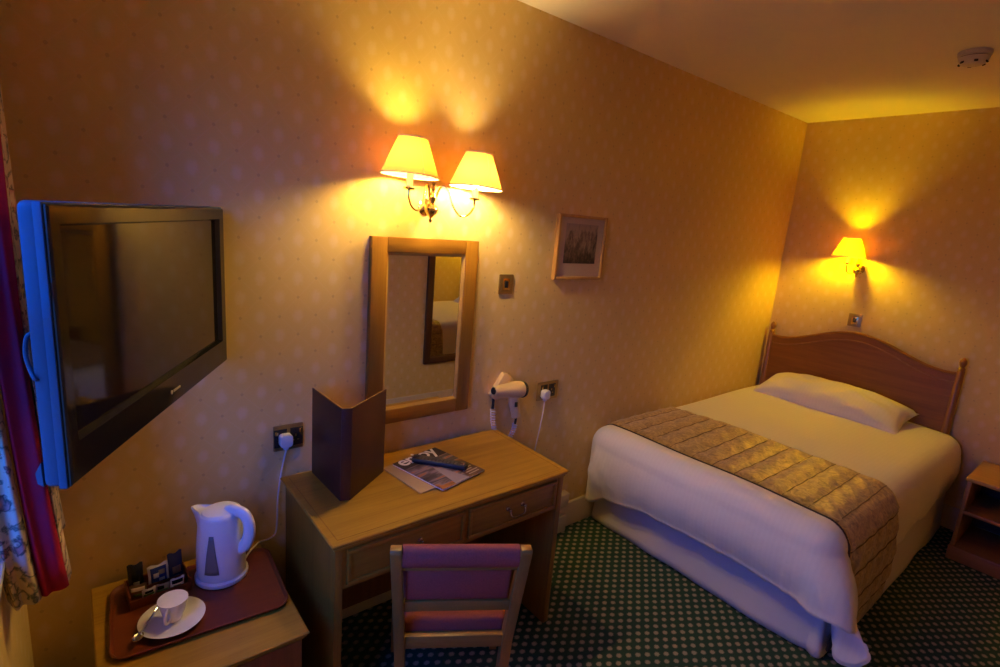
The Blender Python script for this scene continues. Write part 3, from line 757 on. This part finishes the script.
# saucer, cup, spoon
SX, SY = .166, -.335
sa = tag(obj('saucer', (lambda bb: (lathe(bb, [(0, .002), (.03, .002), (.032, 0), (.036, 0), (.06, .006), (.086, .0155), (.087, .017), (.085, .0175), (.058, .009), (.034, .005), (.0, .0045)], None, 48), bb)[1])(bm_new()), PORC), 'white saucer under the cup on the tea tray', 'saucer'); sa.location = (SX, SY, KZ)
cp = thing('teacup', 'white teacup with a flat paper cover standing on its saucer', 'cup', (SX + .004, SY + .004, KZ + .0055), R(-118))
b = bm_new(); lathe(b, [(0, .003), (.018, .003), (.02, 0), (.022, .002), (.0235, .008), (.03, .028), (.0355, .05), (.038, .066), (.0372, .0668), (.036, .066), (.0335, .05), (.028, .028), (.02, .01), (0, .009)], None, 40); obj('bowl', b, PORC, cp)
b = bm_new(); tube(b, smooth([(.033, 0, .056), (.05, 0, .057), (.058, 0, .044), (.052, 0, .026), (.036, 0, .018), (.026, 0, .019)]), .0045, 10, flat=1.3); obj('handle', b, PORC, cp)
b = bm_new(); lathe(b, [(0, .0668), (.0395, .0668), (.04, .0678), (0, .0686)], None, 40); obj('paper_lid', b, PAPERC, cp)
sp_ = thing('teaspoon', 'steel teaspoon resting on the left side of the saucer', 'spoon', (.116, -.312, KZ + .0185), R(58))
b = bm_new(); tube(b, smooth([(-.06, 0, -.0025), (-.02, 0, -.0), (.03, 0, .004), (.075, 0, .004)]), [.0022] * 8 + [.002] * 8 + [.0035] * 9, 8, flat=1.6); obj('handle', b, STEEL, sp_)
b = bm_new(); lathe(b, [(0, -.005), (.008, -.004), (.0125, 0), (.0115, .0003), (.007, -.0028), (0, -.0035)], T((-.072, 0, -.0005)), 24, sx=1.5); obj('bowl', b, STEEL, sp_)
# sachet box with its sachets
bxo = thing('sachet_box', 'small dark wooden box at the back left of the tray holding sachets', 'box', (.150, -.168, KZ), R(4))
b = bm_new()
for q in ((-.083, .083, -.052, -.047), (-.083, .083, .047, .052), (-.083, -.078, -.047, .047), (.078, .083, -.047, .047)): box(b, *q, 0, .03 if q[2] < 0 and q[3] < 0 else .042, .001)
box(b, -.078, .078, -.047, .047, 0, .004); obj('box_body', b, TRAY, bxo)
b = bm_new(); box(b, -.078, .078, -.003, .0, .004, .034); obj('divider', b, TRAY, bxo)
def sachet(name, label, loc, rz, tilt, w, h, th, m, marks):
    t = thing(name, label, 'sachet', loc, rz, 'sachets in the box'); b = bm_new(); M = RX(tilt)
    def f(s):
        def g(u, v):
            x = (u - .5) * w * (1 - .06 * math.sin(PI * v)); e = max(0, math.sin(PI * v)) ** .6 * max(0, math.sin(PI * u)) ** .5
            return (x, s * (.0006 + th / 2 * e), v * h + .003 * math.sin(9 * u) * (v > .97))
        return g
    tt = bmesh.new()
    for s in (-1, 1): sheet(b, f(s), 11, 13, M)
    bmesh.ops.remove_doubles(b, verts=b.verts, dist=.0013)
    bmesh.ops.recalc_face_normals(b, faces=b.faces)
    o = obj('packet', b, m, t, 60)
    for nm, mm, (x0, x1, z0, z1) in marks:
        b = bm_new()
        def g(u, v):
            uu = (x0 + (x1 - x0) * u); vv = (z0 + (z1 - z0) * v); p = f(-1)(uu, vv); return (p[0], p[1] - .0008, p[2])
        sheet(b, g, 6, 6, M); obj(nm, b, mm, o, solid=.0004, off=0)
def S(x, y): return (.150 + x, -.168 + y, KZ + .006)
sachet('coffee_sachet', 'tall black sachet at the left end of the box', S(-.056, .012), R(2), -8, .042, .098, .012, BLACKF, [('printed_mark', GREYC, (.3, .7, .3, .42))])
sachet('tea_sachet', 'blue tea sachet with white border in the middle of the box', S(.004, .012), R(8), -6, .06, .078, .008, WHITEINK, [('printed_panel', BLUEP, (.12, .88, .1, .9)), ('printed_mark', PAPERC, (.24, .5, .46, .66)), ('printed_mark', PAPERC, (.5, .78, .3, .42)), ('printed_mark', GREYC, (.5, .8, .56, .76))])
sachet('coffee_sachet', 'tall navy sachet at the right end of the box', S(.054, .016), R(14), -9, .044, .098, .014, NAVYP, [('printed_mark', BROWNP, (.2, .8, .3, .55)), ('printed_mark', GREYC, (.35, .65, .12, .22))])
sachet('sugar_sachet', 'brown and white sachet in front of the black one', S(-.054, -.016), R(-6), 10, .046, .058, .010, BROWNP, [('printed_band', PAPERC, (.1, .9, .62, .85)), ('printed_mark', GREENP, (.2, .8, .25, .45))])
sachet('sugar_sachet', 'small white sachet with green band front left in the box', S(-.03, -.032), R(8), 14, .038, .045, .008, PAPERC, [('printed_band', GREENP, (.1, .9, .45, .62)), ('printed_mark', BLACKF, (.2, .8, .66, .85))])
sachet('milk_sachet', 'small green and grey sachet front centre in the box', S(.008, -.030), R(-4), 14, .040, .046, .010, GREYC, [('printed_band', GREENP, (.1, .9, .4, .6)), ('printed_mark', BLACKF, (.15, .6, .64, .9))])
sachet('milk_sachet', 'pale sachet front right in the box below the navy one', S(.047, -.028), R(5), 12, .040, .05, .010, PAPERC, [('printed_band', BLACKF, (.1, .9, .62, .9)), ('printed_mark', GREENP, (.2, .75, .3, .5))])

# ------------------------------------------------------------------ bed
bed = thing('bed', 'double bed with arched mahogany headboard and white valance in the far corner', 'bed', (3.4, -.66, 0))
BO = Vector((3.4, -.66, 0))
def bedobj(name, bm, m, p=None, **k):
    shift(bm, BO); return obj(name, bm, m, p or bed, **k)
b = bm_new(); box(b, 2.47, 4.40, -1.33, -.05, .06, .34, .02, 3); bedobj('divan_base', b, LINEN2)
b = bm_new(); box(b, 2.475, 4.405, -1.325, -.05, .34, .575, .05, 5); bedobj('mattress', b, LINEN2)
b = bm_new()
for x in (2.6, 4.2):
    for y in (-.2, -1.2):
        b = bm_new(); lathe(b, [(.02, 0), (.025, .01), (.02, .06)], T((x, y, 0)), 16); bedobj('foot', b, BLACKP)
VAL = []
def rl(x0, x1, y0, y1, r, n):   # U outline: wall side (head to foot), foot, right side back to head; list of (pos, normal, s)
    pts = []
    def seg(p, q, k, nrm):
        for i in range(k): t = i / k; pts.append((Vector(p).lerp(Vector(q), t), Vector(nrm)))
    seg((x1, y1), (x0 + r, y1), n, (0, 1))
    for i in range(10):
        a = R(90 + 9 * i); nn = Vector((math.cos(a), math.sin(a))); pts.append((Vector((x0 + r, y1 - r)) + nn * r, nn))
    seg((x0, y1 - r), (x0, y0 + r), n, (-1, 0))
    for i in range(10):
        a = R(180 + 9 * i); nn = Vector((math.cos(a), math.sin(a))); pts.append((Vector((x0 + r, y0 + r)) + nn * r, nn))
    seg((x0 + r, y0), (x1, y0), n, (0, -1)); pts.append((Vector((x1, y0)), Vector((0, -1))))
    return pts
vp = rl(2.452, 4.40, -1.352, -.035, .02, 46)
b = bm_new()
def valf(u, v):
    i = min(int(round(u * (len(vp) - 1))), len(vp) - 1); p, n = vp[i]
    k = 1 - v; fl = .022 * k * k
    on_wall = n.y > .5
    wv = 0 if on_wall else .004 * k * math.sin(i * .55) + .010 * k * max(0, math.cos(i * .14)) ** 6
    pl = .016 * k * (math.exp(-((p.x - 2.455) / .02) ** 2) * math.exp(-((p.y + 1.30) / .02) ** 2))
    q = p + n * ((0 if on_wall else fl) + wv - pl)
    return (q.x, min(q.y, -.028), .012 + (.35 - .012) * v)
sheet(b, valf, len(vp), 10); bedobj('valance', b, LINEN2, solid=.003)
# headboard
XH = 4.428
hbm = bm_new()
def hbz(y):
    d = (y + .655) / .58; return 1.028 + .147 * (0.5 + .5 * math.cos(PI * min(1, abs(d)))) + .01 * abs(d) ** 6
ysq = [-.068 - i * (1.244 - .068) / 60 for i in range(61)]
prism(hbm, [(y, hbz(y)) for y in ysq] + [(-1.244, .45), (-.068, .45)], 'x', XH, XH + .026, bev=.0)
hbo = bedobj('headboard', hbm, MAHO, sharp=40)
b = bm_new(); tube(b, [(XH - .001, y, hbz(y) - .052) for y in ysq], .0045, 8); bedobj('beading', b, MAHOZ, hbo)
b = bm_new(); tube(b, [(XH + .006, y, hbz(y) + .001) for y in ysq], .011, 8); bedobj('cap_rail', b, MAHO, hbo)
for y in (-.05, -1.262):
    b = bm_new(); lathe(b, [(.02, 0), (.022, .01), (.022, .6), (.021, 1.06), (.017, 1.066), (.021, 1.074), (.016, 1.082), (.012, 1.088), (.017, 1.1), (.021, 1.116), (.018, 1.132), (.009, 1.146), (0, 1.152)], T((XH + .012, y, 0)), 20)
    bedobj('post', b, MAHOZ, hbo)
# duvet
DXF, DYR, DYW, DXH, DR = 2.335, -1.362, -.020, 4.41, .10
ZT = .625
dp = rl(DXF, DXH, DYR, DYW, DR, 90)
def lerp_tab(tab, x):
    if x <= tab[0][0]: return tab[0][1]
    for (a, fa), (c, fc) in zip(tab, tab[1:]):
        if x <= c:
            t = (x - a) / (c - a); t = t * t * (3 - 2 * t); return fa + (fc - fa) * t
    return tab[-1][1]
def hem(p, n):
    if n.y > .9: return .22
    if n.x < -.99 or (p.x < DXF + DR and n.y > -.05): return lerp_tab([(-1.362, .27), (-1.30, .285), (-.9, .295), (-.5, .28), (-.2, .235), (-.08, .17), (0, .12)], p.y)
    if p.x < DXF + DR: return lerp_tab([(0, .285), (.8, .285), (1, .25)], -n.y)
    return lerp_tab([(2.435, .25), (2.50, .10), (2.6, .09), (3.05, .12), (3.2, .19), (3.5, .23), (3.9, .25), (4.4, .27)], p.x)
ARCH, ARCV = .095, .10
def ztop(x, y):
    return ZT + .014 * math.cos((y + .71) / .69 * PI / 2) + .004 * math.sin(x * 5.1 + y * 3) + .003 * math.sin(y * 9 + x * 4)
def duvet_pt(i, v):
    p, n = dp[i]
    Q = Vector((min(max(p.x, DXF + .66), DXH), -.71)); E = p - n * ARCH
    if v < .4:
        t = v / .4; q = Q.lerp(E, t); return Vector((q.x, q.y, ztop(q.x, q.y)))
    ze = ztop(E.x, E.y)
    if v < .6:
        a = (v - .4) / .2 * PI / 2
        q = E + n * ARCH * math.sin(a); return Vector((q.x, q.y, ze - ARCV * (1 - math.cos(a))))
    t = (v - .6) / .4; h = hem(p, n); z0 = ze - ARCV
    wallside = n.y > .3
    o = 0
    if not wallside:
        o = .022 * math.sin(PI * min(1, t * 1.1)) - .02 * t
        o += t * (.003 * math.sin(i * .29) + .002 * math.sin(i * .71 + 1)) * (1 if n.x < -.5 else 2.2)
        cr = math.exp(-((p.x - DXF) ** 2 + (p.y - DYR) ** 2) / .02)
        o += (cr * .025 + .13 * max(0, -n.y) * math.exp(-((p.x - DXF - .05) / .09) ** 2)) * t + cr * .008 * t * math.sin(i * 1.7)
        cw = math.exp(-((p.x - DXF) ** 2 + (p.y - DYW) ** 2) / .03); o += cw * (.034 * math.sin(PI * t) + .006 * math.sin(i * 1.9 + 9 * t) * math.sin(PI * t) + .004 * math.sin(i * .9 - 14 * t) * math.sin(PI * t))
    q = p + n * o
    return Vector((q.x, min(q.y, -.016), z0 + (h - z0) * t))
b = bm_new()
sheet(b, lambda u, v: duvet_pt(min(int(round(u * (len(dp) - 1))), len(dp) - 1), v), len(dp), 46)
bmesh.ops.remove_doubles(b, verts=b.verts, dist=.0004)
DV0 = (3.4, -.7, 0)
shift(b, DV0)
dv = obj('duvet', b, LINEN, None, 80, solid=.012, off=-1); dv.location = DV0; tag(dv, 'white striped duvet spread over the bed and hanging over its foot', 'duvet')
# gathered corner fold of the duvet at the foot
b = bm_new()
def fold(u, v):
    a = 2 * PI * u; k = v
    c = Vector((2.405 - .03 * k, -1.40 - .075 * k, .335 - .165 * k)); r = (.035 + .024 * k)
    x = Vector((.86, -.5, .0)).lerp(Vector((.12, -.99, 0)), k); y = Vector((.30, .55, .62)).lerp(Vector((.5, .06, .86)), k).normalized()
    rr = r * (1 + .10 * math.sin(3 * a + 1) + .05 * math.sin(5 * a))
    return c + x * rr * 1.0 * math.cos(a) + y * rr * .9 * math.sin(a)
sheet(b, fold, 33, 14); bmesh.ops.remove_doubles(b, verts=b.verts, dist=.0004); shift(b, DV0)
cf = obj('corner_fold', b, LINEN, dv, 80, solid=.008, off=-1)
b = bm_new(); tube(b, [fold(k / 32, 1.) for k in range(33)], .0075, 8); shift(b, DV0); obj('hem_edge', b, LINEN, cf)
# runner
RX0, RX1 = 2.462, 3.118
path = []
def prof_right(off):
    out = []
    y0 = DYW - .018; n = 16
    zc = lambda y: ZT
    for k in range(8):
        a = R(55 - 55 * k / 7); out.append((DYW - ARCH + (ARCH + off) * math.sin(a), None, -ARCV + (ARCV + off) * math.cos(a)))
    for k in range(1, 60):
        out.append((DYW - ARCH + (DYR + ARCH - DYW + ARCH) * k / 60, None, off))
    for k in range(12):
        a = R(90 * k / 11); out.append((DYR + ARCH - (ARCH + off) * math.sin(a), None, -ARCV + (ARCV + off) * math.cos(a)))
    for k in range(1, 26):
        t = k / 25; out.append((DYR - off - .020 * math.sin(PI * t) - .012 * t, None, -ARCV - (ZT - ARCV - .055) * t))
    return [(y, z) for y, _, z in out]
RP = prof_right(.006)
S_ = [0]
for a, c in zip(RP, RP[1:]): S_.append(S_[-1] + math.hypot(c[0] - a[0], c[1] - a[1]))
def runf(u, v):
    i = min(int(round(v * (len(RP) - 1))), len(RP) - 1); y, z = RP[i]; x = RX0 + (RX1 - RX0) * u
    yy = min(max(y, DYR + ARCH), DYW - ARCH); base = ztop(x, yy)
    q = S_[i] / .118; f_ = abs(math.sin(PI * q)); puff = .010 * f_ ** .6
    edge = min(1, u / .05, (1 - u) / .05); puff *= edge
    wob = .0025 * math.sin(x * 46 + i * .9) * edge + .005 * edge
    if z > -ARCV * .6: return (x, y, base + z + puff + wob + .002)
    return (x + .02 * math.sin(i * .3) * (1 if i > 90 else 0) * .3, y - puff - wob - .004, base + z)
b = bm_new()
def runfine(u, v):
    f = v * (len(RP) - 1); return runf(u, v)
sheet(b, runf, 36, len(RP)); RV0 = (2.79, -.7, .3); shift(b, RV0)
rn = obj('bed_runner', b, RUNNER, None, 60, solid=.006, off=0); rn.location = RV0; tag(rn, 'quilted gold satin runner laid across the foot half of the bed', 'bed runner')
for u in (0, 1):
    b = bm_new(); tube(b, [runf(u, k / (len(RP) - 1)) for k in range(len(RP))], .009 if u == 0 else .003, 8); shift(b, RV0); o = obj('piping', b, PIPING if u == 0 else RUNNER, rn)
# quilting stitch cords
b = bm_new()
for k in range(1, int(S_[-1] / .118) + 1):
    s = k * .118; i = min(range(len(S_)), key=lambda j: abs(S_[j] - s))
    pts = []
    for j in range(13):
        x, y, z = runf(.02 + .96 * j / 12, i / (len(RP) - 1)); nrm = Vector((0, 0, .003)) if RP[i][1] > -ARCV * .6 else Vector((0, -.004, 0)); pts.append(Vector((x, y, z)) + nrm)
    tube(b, pts, .0028, 6)
shift(b, RV0); obj('quilting_seam', b, plain('seam_thread', (.15, .085, .035), .5), rn)
# pillow
b = bm_new()
PWL, PD, PT = .475, .185, .125
def pil(s):
    def f(u, v):
        a, c = 2 * u - 1, 2 * v - 1
        ta = max(0, 1 - abs(a) ** 2.6); tc = max(0, 1 - abs(c) ** 2.4)
        h = PT * (ta ** .42) * (tc ** .48)
        pin = 1 - .05 * (1 - abs(c)) * 0 - .035 * (1 - c * c) * 0
        x = PD * c * (1 - .05 * (1 - a * a) * 0 + .04 * abs(a) ** 4); y = PWL * a * (1 - .03 * (1 - abs(c)) + .03 * abs(c) ** 4)
        w = .005 * math.sin(14 * a + 5 * c) * ta * tc + .006 * math.sin(9 * c - 6 * a) * ta * tc * (abs(a) > .3)
        sag = -.02 * a * a
        return Vector((x, y, s * h * (1 if s > 0 else .4) + w + sag))
    return f
for s in (1, -1): sheet(b, pil(s), 41, 25)
bmesh.ops.remove_doubles(b, verts=b.verts, dist=.002); bmesh.ops.recalc_face_normals(b, faces=b.faces)
pw = obj('pillow', b, PILLOWM, None, 80); pw.location = (4.215, -.625, .695); pw.rotation_euler = (0, R(-15), R(-1.5))
tag(pw, 'single white pillow propped against the headboard', 'pillow')

# ------------------------------------------------------------------ bedside table
ns = thing('bedside_table', 'open fronted wooden bedside table with a shelf right of the bed', 'bedside table', (4.24, -1.69, 0))
nx0, nx1, nw, NZ = -.225, .225, .205, .525
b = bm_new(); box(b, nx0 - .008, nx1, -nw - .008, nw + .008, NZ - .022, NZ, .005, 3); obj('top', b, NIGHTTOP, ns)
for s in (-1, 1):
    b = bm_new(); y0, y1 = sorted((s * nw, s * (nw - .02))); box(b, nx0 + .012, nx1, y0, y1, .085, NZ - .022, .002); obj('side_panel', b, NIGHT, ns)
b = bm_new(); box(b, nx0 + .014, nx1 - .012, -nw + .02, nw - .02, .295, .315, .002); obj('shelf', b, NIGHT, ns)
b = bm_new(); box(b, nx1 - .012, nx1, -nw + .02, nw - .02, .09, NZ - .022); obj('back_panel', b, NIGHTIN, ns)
b = bm_new(); box(b, nx0 - .002, nx1, -nw - .005, nw + .005, 0, .085, .004); obj('plinth', b, NIGHT, ns)

# ------------------------------------------------------------------ curtain
cuw = thing('curtain', 'floral curtain with dark red lining gathered at the left edge of the picture', 'curtain', (-.11, -.44, .82))
CO = Vector((-.11, -.44, .82)); CT = 2.52
def strip(pts, m, name, z0):
    b = bm_new(); L = smooth([(x, y, 0) for x, y in pts], 8); n = len(L)
    def f(u, v):
        p = L[min(int(round(u * (n - 1))), n - 1)]; k = v
        return (p.x + .003 * math.sin(7 * v + u * 9) - .042 * (1 - math.exp(-(CT - z0) * v / .5)), p.y, z0 + (CT - z0) * v)
    sheet(b, f, n, 24); shift(b, CO); return obj(name, b, m, cuw, 80, solid=.003, off=0)
strip([(-.168, -.43), (-.152, -.478), (-.136, -.462), (-.120, -.474), (-.109, -.455)], FLORAL, 'face_fabric', .806)
strip([(-.109, -.452), (-.100, -.462), (-.085, -.450), (-.070, -.452), (-.058, -.440)], LINING, 'lining', .81)
strip([(-.058, -.436), (-.055, -.38), (-.068, -.33), (-.058, -.27), (-.078, -.20), (-.066, -.13), (-.09, -.07)], FLORAL, 'face_fabric', .812)
b = bm_new(); tube(b, [(-.11, -.03, CT + .02), (-.11, -1.2, CT + .02), (-.11, -2.05, CT + .02)], .012, 12); shift(b, CO); obj('curtain_rail', b, BRASS, cuw)

# ------------------------------------------------------------------ smoke detector, junction box
sd = thing('smoke_detector', 'white round smoke detector on the ceiling at the upper right', 'smoke detector', (3.27, -1.205, ZC))
b = bm_new(); lathe(b, [(0, 0), (.062, 0), (.064, -.004), (.062, -.018), (.056, -.022), (0, -.022)], None, 40); obj('mounting_base', b, DETECT, sd)
b = bm_new(); lathe(b, [(0, -.020), (.054, -.020), (.054, -.026), (0, -.026)], None, 40); obj('vent_gap', b, DARKGAP, sd)
b = bm_new(); lathe(b, [(0, -.025), (.058, -.025), (.056, -.034), (.047, -.05), (.036, -.056), (.02, -.057), (0, -.057)], None, 40); hs = obj('sensor_housing', b, DETECT, sd)
for k in range(6):
    b = bm_new(); a = 2 * PI * k / 6 + .4; box(b, -.007, .007, -.003, .003, -.0075, .0075, .001, M=T((.0495 * math.cos(a), .0495 * math.sin(a), -.0465)) @ Matrix.Rotation(a + PI / 2, 4, 'Z') @ RX(-40)); obj('vent_slot', b, DARKGAP, hs)
jb = thing('junction_box', 'white box fixed above the skirting between desk and bed', 'junction box', (2.155, -.001, .075))
b = bm_new(); box(b, -.05, .05, -.045, 0, .08, .165, .004); obj('cover', b, PAINT, jb)
b = bm_new(); box(b, -.04, .04, -.05, -.02, -.075, .03, .004); obj('lower_cover', b, PAINT, jb)

# ------------------------------------------------------------------ light
EXPO = .1
for m_, s_ in ((BULB, 620.), (BULBW, 700.), (BULBY, 820.)): m_.node_tree.nodes['Principled BSDF'].inputs['Emission Strength'].default_value = s_
wd = bpy.data.worlds.new('dusk_sky'); SC.world = wd; wd.use_nodes = True
bg = wd.node_tree.nodes['Background']; bg.inputs[1].default_value = 9.
wnt = wd.node_tree; wtc = wnt.nodes.new('ShaderNodeTexCoord'); wsp = wnt.nodes.new('ShaderNodeSeparateXYZ'); wnt.links.new(wtc.outputs['Generated'], wsp.inputs[0])
wnt.links.new(ramp(wnt, math_n(wnt, 'MULTIPLY_ADD', wsp.outputs[2], .5, .5), [(.46, (.012, .030, .10)), (.53, (.006, .13, .85)), (.75, (.004, .14, 1.))]), bg.inputs[0])
li = bpy.data.lights.new('window_portal', 'AREA'); li.shape = 'RECTANGLE'; li.size = WZ1 - WZ0; li.size_y = WY1 - WY0; li.cycles.is_portal = True
lo = bpy.data.objects.new('window_portal', li); COL.objects.link(lo); lo.location = (XL - .099, (WY0 + WY1) / 2, (WZ0 + WZ1) / 2); lo.rotation_euler = (0, R(-90), 0)

# ------------------------------------------------------------------ camera
def cam_axes(yaw, pitch, roll):
    cy, sy, cp_, sp2 = math.cos(yaw), math.sin(yaw), math.cos(pitch), math.sin(pitch)
    f = Vector((sy * cp_, cy * cp_, sp2)); r = Vector((cy, -sy, 0)); u = r.cross(f)
    c, s = math.cos(roll), math.sin(roll)
    return c * r + s * u, -s * r + c * u, f
r_, u_, f_ = cam_axes(.6883, -.2077, .0816)
cam = bpy.data.cameras.new('camera'); co = bpy.data.objects.new('camera', cam); COL.objects.link(co)
cam.sensor_width = 36; cam.lens = 531.8964 / 1000 * 36; cam.clip_start = .01
M = Matrix.Identity(4)
for i in range(3):
    M[i][0], M[i][1], M[i][2] = r_[i], u_[i], -f_[i]
M[0][3], M[1][3], M[2][3] = 0, -1.9596, 1.7691
co.matrix_world = M
SC.camera = co
SC.view_settings.view_transform = 'Standard'; SC.view_settings.look = 'None'; SC.view_settings.gamma = 1; SC.view_settings.use_curve_mapping = False
SC.view_settings.exposure = EXPO
SC.cycles.max_bounces = 14; SC.cycles.diffuse_bounces = 10; SC.cycles.transparent_max_bounces = 8
SC.cycles.caustics_reflective = False; SC.cycles.caustics_refractive = False
SC.cycles.sample_clamp_indirect = 12.
